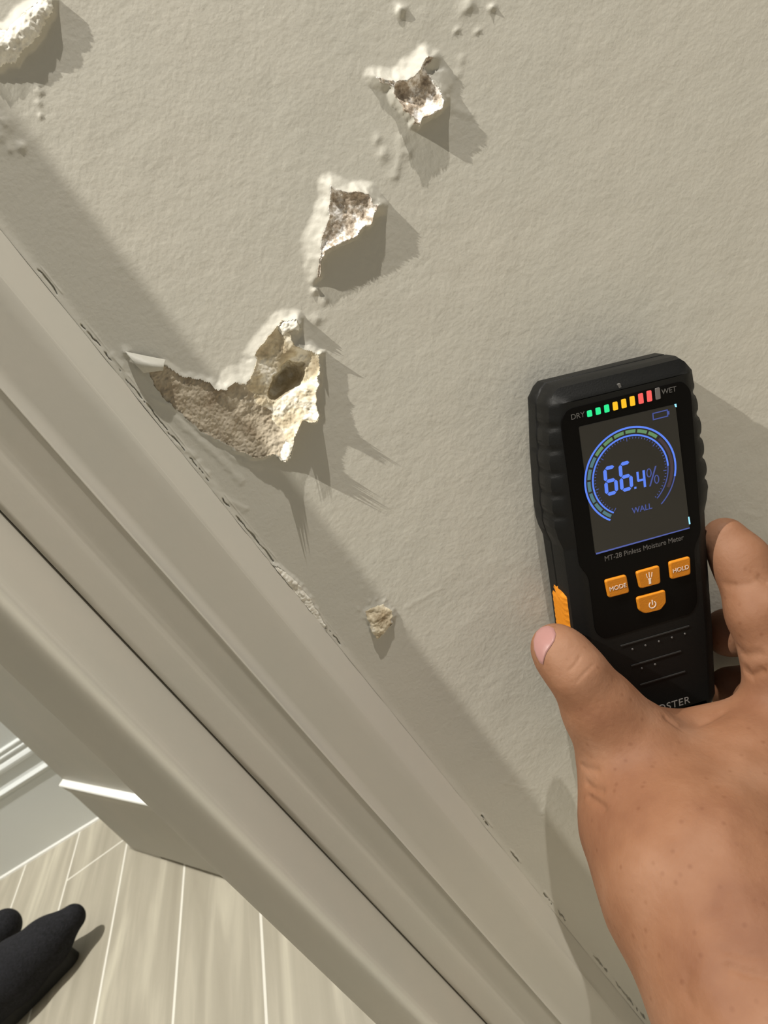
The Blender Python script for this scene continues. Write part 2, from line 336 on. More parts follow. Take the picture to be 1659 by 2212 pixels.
MATS = dict(brown=m_brown, plaster=m_plaster, white=m_white)
for key, p in PATCHES.items():
    q = p['q']; mr = .002; st = .00035
    gx = np.arange(max(AX+.0001, q[:, 0].min()-mr), q[:, 0].max()+mr, st); gz = np.arange(q[:, 1].min()-mr, q[:, 1].max()+mr, st)
    GX, GZ = np.meshgrid(gx, gz, indexing='ij')
    wx, wz = warp(GX, GZ)
    d_, he, we, ins = poly_eval(q, wx, wz)
    num = 0; den = 0
    for (a, b, hh, ww) in q:
        w_ = 1/((wx-a)**2+(wz-b)**2+1e-6); num = num+w_*hh; den = den+w_
    hi = num/den
    mix = np.clip(d_/.004, 0, 1); hi = he*(1-mix)+hi*mix
    k = 1-np.exp(-d_/(p['rw']*MM))
    hh = hi - .6*p['rec']*MM*k + .62*p['amp']*MM*fbm(GX, GZ, .0065, 4, 4.4)*np.clip(d_/.0015, 0.15, 1) + .00028*fbm(GX, GZ, .0012, 2, 1.0) + .0006*(.5-np.abs(fbm(GX, GZ, .0028, 3, 12.0)))*np.clip(d_/.001, 0, 1) + .0005*np.exp(-(d_/.0009)**2)*(p['rec'] > 3)
    if 'pitw' in p:
        px_, pz_, pr, pd = p['pitw']
        # the pit is an oblong hole leaning up to the right
        ux, uz = GX-px_, GZ-pz_; a_ = ux*.97+uz*.24; b_ = -ux*.24+uz*.97
        dd = np.hypot(a_/(pr*1.10), b_/(pr*(.60+.12*np.clip(a_/pr, -1, 1))))+.30*fbm(GX, GZ, .004, 4, 8.0)
        hh -= pd*np.clip(1.35-dd, 0, 1)**.7*(dd < 1.35)
        # smooth round dish above and to the right of it
        ca = at(655, 790, WY); dd = np.hypot(GX-ca[0], GZ-ca[2]); hh -= .0035*np.exp(-(dd/.008)**4)
        # flat scraped paper on the left part
        lf = np.clip((-.018-GX)/.012, 0, 1); hh = hh*(1-lf)+lf*(hi*.3+.0006*fbm(GX, GZ, .003, 4)+.0003*fbm(GX*.5+GZ, GZ-GX, .0011, 2)-.0004)
    out, _ = wall_h(GX, GZ)
    hh = np.where(ins, hh, out-.0006-.5*d_)
    hh = np.maximum(hh, -.022)
    kp = (ins | (d_ < .0011)); kc = kp[:-1, :-1] & kp[1:, :-1] & kp[:-1, 1:] & kp[1:, 1:]
    v, f = grid(gx, gz, hh, kc)
    o = mesh('exposed_plaster', v, f, MATS[p['mat']], wall); o['label'] = p['label']
    if key == 'crater_big':
        o.data.materials.append(m_scraped)
        cx_ = v[f].mean(1); lim = -.016+.012*fbm(cx_[:, 0], cx_[:, 2], .012, 3, 2.2)+.25*(cx_[:, 2]-.575)
        o.data.polygons.foreach_set('material_index', (cx_[:, 0] < lim).astype(np.int32))

# curled flap of wall paper at the left end of the big crater
def sheet(name, A, B, Cc, D_, mat, parent, label, curl=.0035, n=26, rag=.0009, th=.0005):
    A, B, Cc, D_ = map(np.array, (A, B, Cc, D_)); vs = []; fs = []
    for i in range(n+1):
        for j in range(n+1):
            s_, t = i/n, j/n
            p_ = (A*(1-s_)+B*s_)*(1-t)+(D_*(1-s_)+Cc*s_)*t
            lift = curl*math.sin(math.pi*min(1, t*.9+.05))*(.4+.6*math.sin(math.pi*(s_*.8+.1)))
            nz_ = mnoise.noise(Vector((s_*7, t*2, 3.3)))
            p_ = p_ + np.array([0, -lift, 0]) + (np.array(D_)-np.array(A))*(rag*60*nz_*t*.25)
            vs.append(p_)
    m_ = len(vs)
    vs += [p_+np.array([0, th, 0]) for p_ in vs]
    for i in range(n):
        for j in range(n):
            a = i*(n+1)+j; fs.append((a, a+n+1, a+n+2, a+1)); fs.append((m_+a, m_+a+1, m_+a+n+2, m_+a+n+1))
    for i in range(n):
        a = i; b = i+1
        for (e0, e1) in ((a*(n+1), b*(n+1)), (b*(n+1)+n, a*(n+1)+n), ((n)*(n+1)+a, n*(n+1)+b), (b, a)):
            fs.append((e0, e0+m_, e1+m_, e1))
    o = mesh(name, vs, fs, mat, parent); o['label'] = label; return o
sheet('paper_flap', at(270, 759, WY-.0012), at(359, 777, WY-.0015), at(352, 800, WY-.0045), at(310, 806, WY-.003), m_wall, wall, 'folded flap of torn paint at the left tip of the big crater')

# ------------------------------------------------------------------ trim (deep profiled casing)
def extrude_profile(name, prof, z0, z1, mat, parent=None, closed=True, nz=60, wob=0.0):
    n = len(prof); vs = []; fs = []
    for k in range(nz+1):
        z = z0+(z1-z0)*k/nz
        for i, (x, y) in enumerate(prof):
            dx = wob*mnoise.noise(Vector((i*.7, z*9, 0))); vs.append((x+dx, y, z))
    for k in range(nz):
        for i in range(n if closed else n-1):
            j = (i+1) % n; fs.append((k*n+i, k*n+j, (k+1)*n+j, (k+1)*n+i))
    fs.append(list(range(n))[::-1]); fs.append([nz*n+i for i in range(n)])
    o = mesh(name, vs, fs, mat, parent)
    return o
def smooth_prof(pts, sub=5):
    out = []
    for i in range(len(pts)-1):
        p0 = pts[max(i-1, 0)]; p1 = pts[i]; p2 = pts[i+1]; p3 = pts[min(i+2, len(pts)-1)]
        if p1[2:] or p2[2:] == (1,):
            pass
        for k in range(sub):
            t = k/sub
            if len(p1) > 2 or len(p2) > 2: out.append((p1[0]+(p2[0]-p1[0])*t, p1[1]+(p2[1]-p1[1])*t)); continue
            out.append(tuple(.5*((2*p1[a])+(-p0[a]+p2[a])*t+(2*p0[a]-5*p1[a]+4*p2[a]-p3[a])*t*t+(-p0[a]+3*p1[a]-3*p2[a]+p3[a])*t**3) for a in (0, 1)))
    out.append(pts[-1][:2]); return out
casing = [(AX+.0012, .372, 0), (AX+.0012, .3508, 0), (-.0690, .3372, 0), (-.0700, .3362), (-.0712, .3358, 0), (-.0982, .3346, 0), (-.0990, .3338), (-.0998, .3342), (-.1008, .3350, 0), (-.1150, .3377, 0), (-.1180, .3378), (-.1210, .3372, 0),
          (-.1346, .3360, 0), (-.1352, .3366), (-.1356, .3400, 0), (-.1356, .372, 0)]
o = extrude_profile('trim_1', smooth_prof(casing), 0, 2.5, m_trim, wob=.0004); tag(o, 'deep greige moulded trim running diagonally through the frame, cracked where it meets the wall', kind='structure')
jamb = [(-.1363, .372, 0), (-.1363, .3370, 0), (-.1362, .3340), (-.1361, .2945, 0), (-.1366, .2918), (-.1380, .2905), (-.1400, .2912), (-.1440, .2950), (-.1475, .2985), (-.1510, .2998), (-.1560, .3000), (-.1600, .3003),
        (-.1640, .3020), (-.1680, .3060), (-.1700, .3120, 0), (-.1700, .385, 0)]
o = extrude_profile('trim_2', smooth_prof(jamb), 0, 2.5, m_trim); tag(o, 'rounded greige moulding on the opening side of the trim', kind='structure')

# ------------------------------------------------------------------ floor and the hallway beyond
o = mesh('floor', [(-4, -2.5, 0), (3, -2.5, 0), (3, 4, 0), (-4, 4, 0)], [(0, 1, 2, 3)], m_floor, smooth=False); tag(o, 'beige wood-look plank tile floor with pale grout lines', kind='structure')
Fa, Fb = np.array([-.6618, 1.0778]), np.array([-.5144, .9111])
dF = (Fb-Fa)/np.linalg.norm(Fb-Fa); nF = np.array([-dF[1], dF[0]])
if nF[1] > 0: nF = -nF
Fe = Fa+dF*.62
prof = [tuple(Fa-nF*.006), tuple(Fe-nF*.006), tuple(Fe-nF*.006+np.array([.1, .9])), (-.42, 2.2), (-.55, 1.35)]
o = extrude_profile('wall_angled', prof, 0, 2.8, m_trim); tag(o, 'greige angled wall end seen through the opening', kind='structure')
for p_ in o.data.polygons: p_.use_smooth = False
# its baseboard: section (outward, z) swept along the wall end
def sweep(name, P0, P1, nrm, sec, mat, flat=False):
    P0, P1 = np.array(P0), np.array(P1); vs = []; n = len(sec)
    for P in (P0, P1):
        for (a, z) in sec: vs.append((P[0]+nrm[0]*a, P[1]+nrm[1]*a, z))
    fs = [(i, (i+1) % n, n+(i+1) % n, n+i) for i in range(n)]; fs += [list(range(n))[::-1], [n+i for i in range(n)]]
    return mesh(name, vs, fs, mat, smooth=False)
sec = [(-.006, .009), (.000, .009), (.000, .150), (.002, .160), (.0035, .1700), (.0045, .1718), (.0035, .1733), (-.006, .1740)]
o = sweep('baseboard_angled', Fa, Fa+dF*.6, nF, sec, m_trim); tag(o, 'greige baseboard on the angled wall end', kind='structure')
o = sweep('ledge_highlight', Fa, Fa+dF*.6, nF, [(-.006, .1742), (.0035, .1735), (.0045, .1722), (.0049, .1727), (.0040, .1745), (-.006, .1760)], m_caulk_highlight); tag(o, 'highlight painted in white along the top of the angled baseboard', kind='structure')  # white strip stands in for light caught by the ledge
sec2 = [(-.006, 0), (-.0008, 0), (-.0008, .009), (-.006, .009)]
o = sweep('trim_3', Fa, Fa+dF*.095, nF, sec2, m_trim); tag(o, 'strip closing the gap under the angled baseboard', kind='structure')

o = mesh('light_blocker_wall', [(x, y, z) for z in (0, 2.8) for (x, y) in ((-.42, BLOCKER_Y), (-.42, .39), (-2.6, .39), (-2.6, .27), (-.54, .27), (-.54, BLOCKER_Y))],  # out of view, added to keep the left ceiling lamp off the trim
         [(0, 1, 7, 6), (1, 2, 8, 7), (2, 3, 9, 8), (3, 4, 10, 9), (4, 5, 11, 10), (5, 0, 6, 11), (5, 4, 3, 2, 1, 0), (6, 7, 8, 9, 10, 11)], m_trim, smooth=False)
tag(o, 'unseen greige wall across the opening, added to block the left lamp', kind='structure')
Ba, Bb = np.array([-1.9, 1.4165]), np.array([-.7664, 1.2485]); dB = (Bb-Ba)/np.linalg.norm(Bb-Ba); nB = np.array([dB[1], -dB[0]])
Be = Bb+dB*.35
o = extrude_profile('wall_back', [tuple(Ba-nB*.014), tuple(Be-nB*.014), tuple(Be-nB*.15), tuple(Ba-nB*.15)], 0, 2.8, m_backwall); tag(o, 'pale grey wall beyond the opening', kind='structure')
for p_ in o.data.polygons: p_.use_smooth = False
sec = [(-.014, 0), (0, 0), (0, .1365), (-.001, .1395), (.0, .1425), (.0035, .1445), (.004, .148), (.000, .1505), (-.004, .153), (-.0055, .158), (-.006, .178), (-.0035, .181), (-.0010, .184), (-.001, .188), (-.0045, .1925),
       (-.0075, .195), (-.0078, .200), (-.0060, .2015), (-.006, .2045), (-.0092, .2065), (-.0095, .2105), (-.0078, .212), (-.0078, .2145), (-.011, .217), (-.014, .2175)]
o = sweep('baseboard_back', Ba, Be, nB, sec, m_base); tag(o, 'tall white glossy stepped baseboard beyond the opening', kind='structure')
o = sweep('trim_4', Ba, Be, nB, [(-.001, .0), (.0042, .0), (.0036, .003), (.0, .0052), (-.001, .005)], m_caulk_highlight); tag(o, 'white caulk line between baseboard and floor', kind='structure')

# ------------------------------------------------------------------ signed-distance modelling for the hand and the shoes
def surface_nets(fn, lo, hi, st):
    lo = np.array(lo); n = np.ceil((np.array(hi)-lo)/st).astype(int)+1
    ax = [lo[i]+st*np.arange(n[i]) for i in range(3)]
    f = fn(*ax)
    s = f < 0
    idx = -np.ones(tuple(n-1), int)
    cnt = np.zeros(tuple(n-1), int)
    acc = np.zeros(tuple(n-1)+(3,)); num = np.zeros(tuple(n-1))
    base = np.stack(np.meshgrid(*[a[:-1] for a in ax], indexing='ij'), -1)
    def sl(a, o_): return tuple(slice(o_[i], n[i]-1+o_[i]) for i in range(3))
    for d_ in range(3):
        others = [k for k in range(3) if k != d_]
        for u in (0, 1):
            for w_ in (0, 1):
                o0 = [0, 0, 0]; o0[others[0]] = u; o0[others[1]] = w_; o1 = list(o0); o1[d_] = 1
                f0 = f[sl(0, o0)]; f1 = f[sl(0, o1)]; cr = (f0 < 0) != (f1 < 0)
                t = np.where(cr, f0/np.where(cr, f0-f1, 1), 0)
                p_ = np.zeros(cr.shape+(3,)); p_[..., others[0]] = u; p_[..., others[1]] = w_; p_[..., d_] = t
                acc += p_*cr[..., None]; num += cr
    act = num > 0; idx[act] = np.arange(act.sum())
    verts = base[act] + st*acc[act]/num[act][:, None]
    quads = []
    for d_ in range(3):
        others = [k for k in range(3) if k != d_]; a, b = others
        s0 = [slice(None)]*3; s1 = [slice(None)]*3; s0[d_] = slice(0, n[d_]-1); s1[d_] = slice(1, n[d_])
        s0[a] = s1[a] = slice(1, n[a]-1); s0[b] = s1[b] = slice(1, n[b]-1)
        f0 = s[tuple(s0)]; f1 = s[tuple(s1)]; cr = f0 != f1
        I = np.argwhere(cr); 
        if len(I) == 0: continue
        I[:, a] += 1; I[:, b] += 1
        def cell(da, db):
            J = I.copy(); J[:, a] += da; J[:, b] += db; return idx[J[:, 0], J[:, 1], J[:, 2]]
        q = np.stack([cell(-1, -1), cell(0, -1), cell(0, 0), cell(-1, 0)], -1)
        fl = f0[cr]
        if d_ == 1: fl = ~fl
        q[~fl] = q[~fl][:, ::-1]
        quads.append(q)
    return verts, np.concatenate(quads)
def cone_sdf(P, A, B, ra, rb):
    AB = B-A; L2 = AB@AB; t = np.clip(((P[0]-A[0])*AB[0]+(P[1]-A[1])*AB[1]+(P[2]-A[2])*AB[2])/L2, 0, 1)
    return np.sqrt((P[0]-A[0]-t*AB[0])**2+(P[1]-A[1]-t*AB[1])**2+(P[2]-A[2]-t*AB[2])**2)-(ra+(rb-ra)*t)
def chains_sdf(chains):
    segs = []
    for ch, k in chains:
        for (A, ra), (B, rb) in zip(ch[:-1], ch[1:]): segs.append((np.array(A), np.array(B), ra, rb, k))
    def fn(ax, ay, az):
        P = (ax[:, None, None], ay[None, :, None], az[None, None, :]); f = None
        parts = {}
        for A, B, ra, rb, k in segs:
            g = cone_sdf(P, A, B, ra, rb)
            if f is None: f = g
            else:
                hh = np.maximum(k-np.abs(f-g), 0)/k; f = np.minimum(f, g)-hh*hh*k*.25
        return f
    return fn
def hp(px, py, y, r):
    p_ = at(px, py, y); return (tuple(p_), r*pxm(px, py, y)*F/F)
chains = [
 ([hp(1510,1880,.238,200), hp(1590,2010,.215,208), hp(1680,2200,.185,228), hp(1790,2450,.150,245)], .02),
 ([hp(1375,1640,.290,112), hp(1415,1770,.270,140), hp(1500,1880,.245,200)], .02),
 ([hp(1690,1560,.283,85), hp(1620,1700,.268,130), hp(1560,1880,.242,190)], .02),
 ([hp(1790,1620,.285,95), hp(1700,1880,.240,200)], .02),
 ([hp(1300,1535,.297,79), hp(1375,1640,.290,112)], .012),
 ([hp(1250,1458,.301,62), hp(1300,1535,.297,79)], .008),
 ([hp(1197,1397,.316,50), hp(1214,1415,.309,57), hp(1250,1458,.301,62)], .006),
 ([hp(1400,1590,.300,48), hp(1450,1590,.298,44), hp(1530,1583,.296,48), hp(1640,1560,.290,62)], .010),
 ([hp(1645,1325,.302,70), hp(1683,1420,.292,70), hp(1700,1530,.284,88)], .008),
 ([hp(1566,1166,.326,49), hp(1602,1214,.318,58), hp(1645,1325,.302,68)], .006),
 ([hp(1574,1366,.332,53), hp(1630,1362,.331,55), hp(1720,1345,.325,58), hp(1800,1560,.300,80)], .003),
 ([hp(1578,1488,.332,48), hp(1630,1486,.331,50), hp(1730,1490,.325,56), hp(1830,1640,.300,80)], .003),
]
fn0 = chains_sdf(chains)
TH = math.radians(22.5); E1 = np.array([math.cos(TH), 0, -math.sin(TH)]); E2 = np.array([math.sin(TH), 0, math.cos(TH)]); O = at(1372, 1030, .318)
def fn(ax, ay, az):          # flesh presses against the meter, it does not enter it
    f = fn0(ax, ay, az)
    X_, Z_ = ax[:, None]-O[0], az[None, :]-O[2]
    lx = X_*E1[0]+Z_*E1[2]; ly = X_*E2[0]+Z_*E2[2]
    hw_ = np.interp(ly, [-.152, -.12, -.03, -.02, .05], [.0375, .0398, .0396, .0428, .0422])
    bx = np.maximum(np.abs(lx+.0007)-hw_, np.maximum(ly-.052, -.153-ly))[:, None, :]
    bb = np.maximum(bx, (WY-.0332)-ay[None, :, None])
    return np.maximum(f, -bb)
hv, hf = surface_nets(fn, (-.09, .09, .10), (.40, .352, .44), .0019)
# drop what lies far outside (forearm stub is cut clean), then carve creases, wrinkles and veins
hv = np.array(hv)
# vertex normals
def vnormals(v, f):
    n = np.cross(v[f[:, 2]]-v[f[:, 0]], v[f[:, 3]]-v[f[:, 1]]); out = np.zeros_like(v)
    for k in range(4): np.add.at(out, f[:, k], n)
    return out/np.maximum(np.linalg.norm(out, axis=1, keepdims=True), 1e-12)
def laplace(v, f, it=2, lam=.5):
    e = np.concatenate([f[:, [0, 1]], f[:, [1, 2]], f[:, [2, 3]], f[:, [3, 0]]])
    for _ in range(it):
        s_ = np.zeros_like(v); c = np.zeros(len(v)); np.add.at(s_, e[:, 0], v[e[:, 1]]); np.add.at(s_, e[:, 1], v[e[:, 0]]); np.add.at(c, e[:, 0], 1); np.add.at(c, e[:, 1], 1)
        v = v+lam*(s_/np.maximum(c, 1)[:, None]-v)
    return v
hv = laplace(hv, hf, 4)
# one subdivision for the fine relief
me = bpy.data.meshes.new('tmp'); tmp = mesh('tmp_body', hv, hf, None)
sb = tmp.modifiers.new('s', 'SUBSURF'); sb.levels = 1; sb.render_levels = 1
dg = bpy.context.evaluated_depsgraph_get(); ev = tmp.evaluated_get(dg).to_mesh()
nv = len(ev.vertices); co = np.zeros(nv*3, np.float32); ev.vertices.foreach_get('co', co); hv = co.reshape(-1, 3).astype(float)
lf_ = np.zeros(len(ev.loops), np.int32); ev.loops.foreach_get('vertex_index', lf_); hf = lf_.reshape(-1, 4)
bpy.data.objects.remove(tmp)
bvh = BVHTree.FromPolygons([tuple(a) for a in hv], [tuple(int(i) for i in a) for a in hf])
def on_skin(px, py):
    r = ray(px, py); d_ = Vector(r).normalized(); hit = bvh.ray_cast(Vector(C0), d_)
    if hit[0] is None:
        q_ = Vector(C0)+d_*.36; hit = bvh.find_nearest(q_)
    return np.array(hit[0]), np.array(hit[1])
CREASE = [([(1254,1417),(1244,1434),(1230,1448)], .35, .7), ([(1282,1435),(1264,1452),(1246,1474)], .35, .7),
          ([(1268,1693),(1285,1705),(1300,1708)], 1.0, 1.8), ([(1272,1722),(1290,1732),(1306,1745)], 1.1, 1.8), ([(1258,1655),(1275,1662),(1290,1664)], .6, 1.6),
          ([(1440,1552),(1470,1572),(1510,1565),(1560,1540)], .9, 2.0), ([(1575,2090),(1610,2100),(1658,2112)], .6, 1.6), ([(1490,2110),(1480,2140),(1492,2165)], .4, 2.0),
          ([(1640,1250),(1655,1258)], .8, 1.5), ([(1570,1262),(1590,1266),(1620,1262)], .5, 2.2), ([(1612,1448),(1625,1460),(1645,1450)], 1.2, 2.2), ([(1560,2050),(1600,2062),(1655,2064)], .3, 1.5),
          ([(1595,1400),(1612,1415),(1640,1412)], .8, 2.4)]
nrm = vnormals(hv, hf)
disp = np.zeros(len(hv))
for pts, dep, wd in CREASE:
    P = [on_skin(*a)[0] for a in pts]
    for p0, p1 in zip(P[:-1], P[1:]):
        AB = p1-p0; t = np.clip(((hv-p0)@AB)/(AB@AB+1e-12), 0, 1); dd = np.linalg.norm(hv-p0-t[:, None]*AB, axis=1)
        disp = np.minimum(disp, -dep*MM*np.exp(-(dd/(wd*MM))**2))
VEINS = [([(1500,1640),(1470,1760),(1480,1900),(1530,2060)], .5, 6), ([(1610,1640),(1570,1780),(1600,1960)], .6, 6), ([(1520,2120),(1560,2200)], .7, 5)]
for pts, dep, wd in VEINS:
    P = [on_skin(*a)[0] for a in pts]
    best = np.zeros(len(hv))
    for p0, p1 in zip(P[:-1], P[1:]):
        AB = p1-p0; t = np.clip(((hv-p0)@AB)/(AB@AB+1e-12), 0, 1); dd = np.linalg.norm(hv-p0-t[:, None]*AB, axis=1)
        best = np.maximum(best, dep*MM*np.exp(-(dd/(wd*MM))**2))
    disp += best
hv2 = hv+nrm*disp[:, None]
hand = mesh('person', hv2, hf.astype(int), m_skin)
tag(hand, "bare right hand and forearm of a person, thumb and fingers gripping the black meter", 'person')
# thumb nail: a curved plate hugging the thumb
outl = [(1159,1366),(1169,1356),(1184,1352),(1196,1357),(1201,1370),(1198,1384),(1190,1397),(1181,1410),(1176,1424),(1174,1436),(1166,1431),(1159,1417),(1154,1402),(1153,1384)]
cx = sum(a for a, b in outl)/len(outl); cy = sum(b for a, b in outl)/len(outl)
vs = []; fs = []; R_ = 9; n = len(outl)*3
dense = []
for i in range(len(outl)):
    a = outl[i]; b = outl[(i+1) % len(outl)]
    for t in (0, 1/3, 2/3): dense.append((a[0]+(b[0]-a[0])*t, a[1]+(b[1]-a[1])*t))
p0, n0 = on_skin(cx, cy); vs.append(p0+n0*.0009)
for k in range(1, R_+1):
    for (a, b) in dense:
        s_ = k/R_; p_, nn = on_skin(cx+(a-cx)*s_, cy+(b-cy)*s_); vs.append(p_+nn*(.0009-(.0007 if k == R_ else .0002*s_)))
for j in range(n): fs.append((0, 1+j, 1+(j+1) % n))
for k in range(R_-1):
    for j in range(n): fs.append((1+k*n+j, 1+(k+1)*n+j, 1+(k+1)*n+(j+1) % n, 1+k*n+(j+1) % n))
o = mesh('thumb_nail', vs, fs, m_nail, hand); o['label'] = 'pink thumb nail'

# ------------------------------------------------------------------ moisture meter
ox, oy, oz = O[0], WY-.0004, O[2]
mw = Matrix(((E1[0], E2[0], 0, ox), (0, 0, -1, oy), (E1[2], E2[2], 0, oz), (0, 0, 0, 1)))
meter = empty('moisture_meter', 'black handheld moisture meter with lit display and orange buttons, held flat on the wall', 'moisture meter', mw=mw)
FZ = 32.0
HWp = [(50.2, 30.5), (48.5, 33.0), (44, 36.5), (38, 37.0), (17, 39.3), (-8, 41.0), (-18, 41.0), (-23, 40.2), (-29, 38.4), (-50, 38.2), (-100, 38.6), (-138, 37.9), (-146, 34.0), (-150, 28.0)]
def halfw(y):
    for (ya, wa), (yb, wb) in zip(HWp[:-1], HWp[1:]):
        if yb <= y <= ya: return wa+(wb-wa)*(ya-y)/(ya-yb)
    return HWp[-1][1]
XC = -0.7
ys = [50.2, 49.4, 48.5, 46, 44]+list(np.arange(42, -148, -1.0))+[-150]
NOTCH = [33, 22, 10.5, -.5, -11.5]
def notch(y): return sum(math.exp(-((y-c)/1.3)**4) for c in NOTCH)
def scallop(y): return .4*math.cos((y-33)/11.2*2*math.pi) if -18 < y < 38 else 0
levels = [(0.0, -2.5, 0), (2.5, 0.4, 0), (5, 1.0, .5), (13, 1.0, .6), (14.0, .2, .6), (15.0, 1.0, .6), (23, 1.0, 1.0), (27.5, .3, 1.0), (30.6, -3.2, .5), (31.8, -5.4, 0), (FZ, -6.6, 0)]
vs = []; fs = []; ny = len(ys)
for (z, off, sc) in levels:
    for side in (1, -1):
        for y in (ys if side == 1 else ys[::-1]):
            w_ = halfw(y)+off-(sc*notch(y)*.9 if z > 14.5 else 0)-scallop(y)*sc*(.8 if z > 2 else 0)
            yy = y
            if y > 44: yy = 44+(y-44)*(1+off/10)+max(off, -3.4)*.7*(y-44)/6.2
            if y < -140: yy = y-off*.6
            vs.append(((XC+side*w_)*MM, yy*MM, z*MM))
n = ny*2
for k in range(len(levels)-1):
    for i in range(n): j = (i+1) % n; fs.append((k*n+i, k*n+j, (k+1)*n+j, (k+1)*n+i))
for k in (0, len(levels)-1):
    for i in range(ny-1):
        a, b = k*n+i, k*n+i+1; c, d_ = k*n+n-2-i, k*n+n-1-i
        fs.append((a, b, c, d_) if k == 0 else (d_, c, b, a))
house = mesh('housing', vs, fs, m_black, meter)
md = house.modifiers.new('edge', 'EDGE_SPLIT'); md.split_angle = math.radians(38)

def plate(name, outline, z0, z1, mat, parent, bev=.5, label=None, rnd=1.2, dome=0):
    """rounded prism from an outline in local mm"""
    pts = []
    m_ = len(outline)
    for i in range(m_):
        p0 = np.array(outline[i-1], float); p1 = np.array(outline[i], float); p2 = np.array(outline[(i+1) % m_], float)
        a = p0-p1; b = p2-p1; la, lb = np.linalg.norm(a), np.linalg.norm(b); r = min(rnd, la*.45, lb*.45)
        A = p1+a/la*r; B = p1+b/lb*r
        if rnd <= 0: pts.append(p1); continue
        for t in (0, .25, .5, .75, 1): pts.append((1-t)**2*A+2*t*(1-t)*p1+t*t*B)
    pts = np.array(pts); c = pts.mean(0); n_ = len(pts); vs = []; fs = []
    size = np.abs(pts-c).max()
    rings = [(z0, 1), (z1-bev, 1), (z1-bev*.3, 1-bev*.3/size), (z1, 1-bev/size)] if bev > 0 else [(z0, 1), (z1, 1)]
    if dome: rings += [(z1+dome*.6, .6), (z1+dome, .2)]
    for z, s_ in rings:
        for p_ in pts: q_ = c+(p_-c)*s_; vs.append((q_[0]*MM, q_[1]*MM, z*MM))
    for k in range(len(rings)-1):
        for i in range(n_): j = (i+1) % n_; fs.append((k*n_+i, k*n_+j, (k+1)*n_+j, (k+1)*n_+i))
    fs.append([(len(rings)-1)*n_+i for i in range(n_)]); fs.append(list(range(n_))[::-1])
    ar = sum(pts[i][0]*pts[(i+1) % n_][1]-pts[(i+1) % n_][0]*pts[i][1] for i in range(n_))
    if ar < 0: fs = [tuple(reversed(q_)) for q_ in fs]
    o_ = mesh(name, vs, fs, mat, parent, smooth=False)
    if label: o_['label'] = label
    return o_
def flat(name, polys, z, mat, parent, th=.12, label=None):
    """several thin printed or lit shapes as one part"""
    vs = []; fs = []
    for pl in polys:
        n_ = len(pl); b = len(vs)
        ar = sum(pl[i][0]*pl[(i+1) % n_][1]-pl[(i+1) % n_][0]*pl[i][1] for i in range(n_))
        if ar < 0: pl = pl[::-1]
        for (x, y) in pl: vs.append((x*MM, y*MM, (z-th)*MM))
        for (x, y) in pl: vs.append((x*MM, y*MM, z*MM))
        fs.append([b+n_+i for i in range(n_)])
        for i in range(n_): j = (i+1) % n_; fs.append((b+i, b+j, b+n_+j, b+n_+i))
    o_ = mesh(name, vs, fs, mat, parent, smooth=False)
    if label: o_['label'] = label
    return o_
def lettering(name, s_, x, y, z, size, mat, parent, align='CENTER', stretch=1.0, bold=0.0, label=None, spacing=1.0):
    cu = bpy.data.curves.new(name, 'FONT'); cu.body = s_; cu.size = size; cu.align_x = align; cu.align_y = 'CENTER'; cu.extrude = .04; cu.offset = bold; cu.space_character = spacing
    t = bpy.data.objects.new('tmp', cu); col.objects.link(t)
    me_ = bpy.data.meshes.new_from_object(t.evaluated_get(bpy.context.evaluated_depsgraph_get()))
    bpy.data.objects.remove(t); bpy.data.curves.remove(cu)
    me_.transform(Matrix.Translation((x*MM, y*MM, z*MM)) @ Matrix.Diagonal((MM*stretch, MM, MM, 1)))
    o_ = bpy.data.objects.new(name, me_); col.objects.link(o_); me_.materials.clear(); me_.materials.append(mat); o_.parent = parent; me_.name = name
    if label: o_['label'] = label
    return o_

# front panel, screen
panel = plate('front_panel', [(-31, 41), (28, 41), (32, 36), (32.5, -38), (28, -45), (28, -76), (24, -82), (-26, -82), (-30, -76), (-30, -45), (-34, -38), (-34.5, 36)], 31.6, 32.35, m_panel, meter, bev=.35, rnd=3)
screen = plate('screen', [(-26.3, 31.6), (23.2, 30.9), (26.2, -33.6), (-25.4, -33.9)], 32.0, 32.75, m_glass, meter, bev=.2, rnd=1.2)
SZ = 32.87
def arc(cx, cy, r0, r1, a0, a1, n_=40):
    o_ = [(cx+r1*math.cos(math.radians(a0+(a1-a0)*i/n_)), cy+r1*math.sin(math.radians(a0+(a1-a0)*i/n_))) for i in range(n_+1)]
    return [[o_[i], o_[i+1], (cx+r0*math.cos(math.radians(a0+(a1-a0)*(i+1)/n_)), cy+r0*math.sin(math.radians(a0+(a1-a0)*(i+1)/n_))), (cx+r0*math.cos(math.radians(a0+(a1-a0)*i/n_)), cy+r0*math.sin(math.radians(a0+(a1-a0)*i/n_)))] for i in range(n_)]
GX_, GY_ = -2.8, 1.7
flat('gauge_ring', arc(GX_, GY_, 23.2, 24.1, -15, 237, 60), SZ, m_blue, screen, label='bright blue outer gauge ring')
flat('gauge_ring', arc(GX_, GY_, 23.3, 23.9, -52, -15, 12), SZ, m_blue2, screen, label='dim end of the outer gauge ring')
flat('gauge_ring', arc(GX_, GY_, 19.3, 20.1, 0, 237, 60), SZ, m_blue, screen, label='blue inner gauge ring')
flat('gauge_ring', arc(GX_, GY_, 19.4, 19.9, -50, 0, 16), SZ, m_blue2, screen, label='dim end of the inner gauge ring')
ticks = []
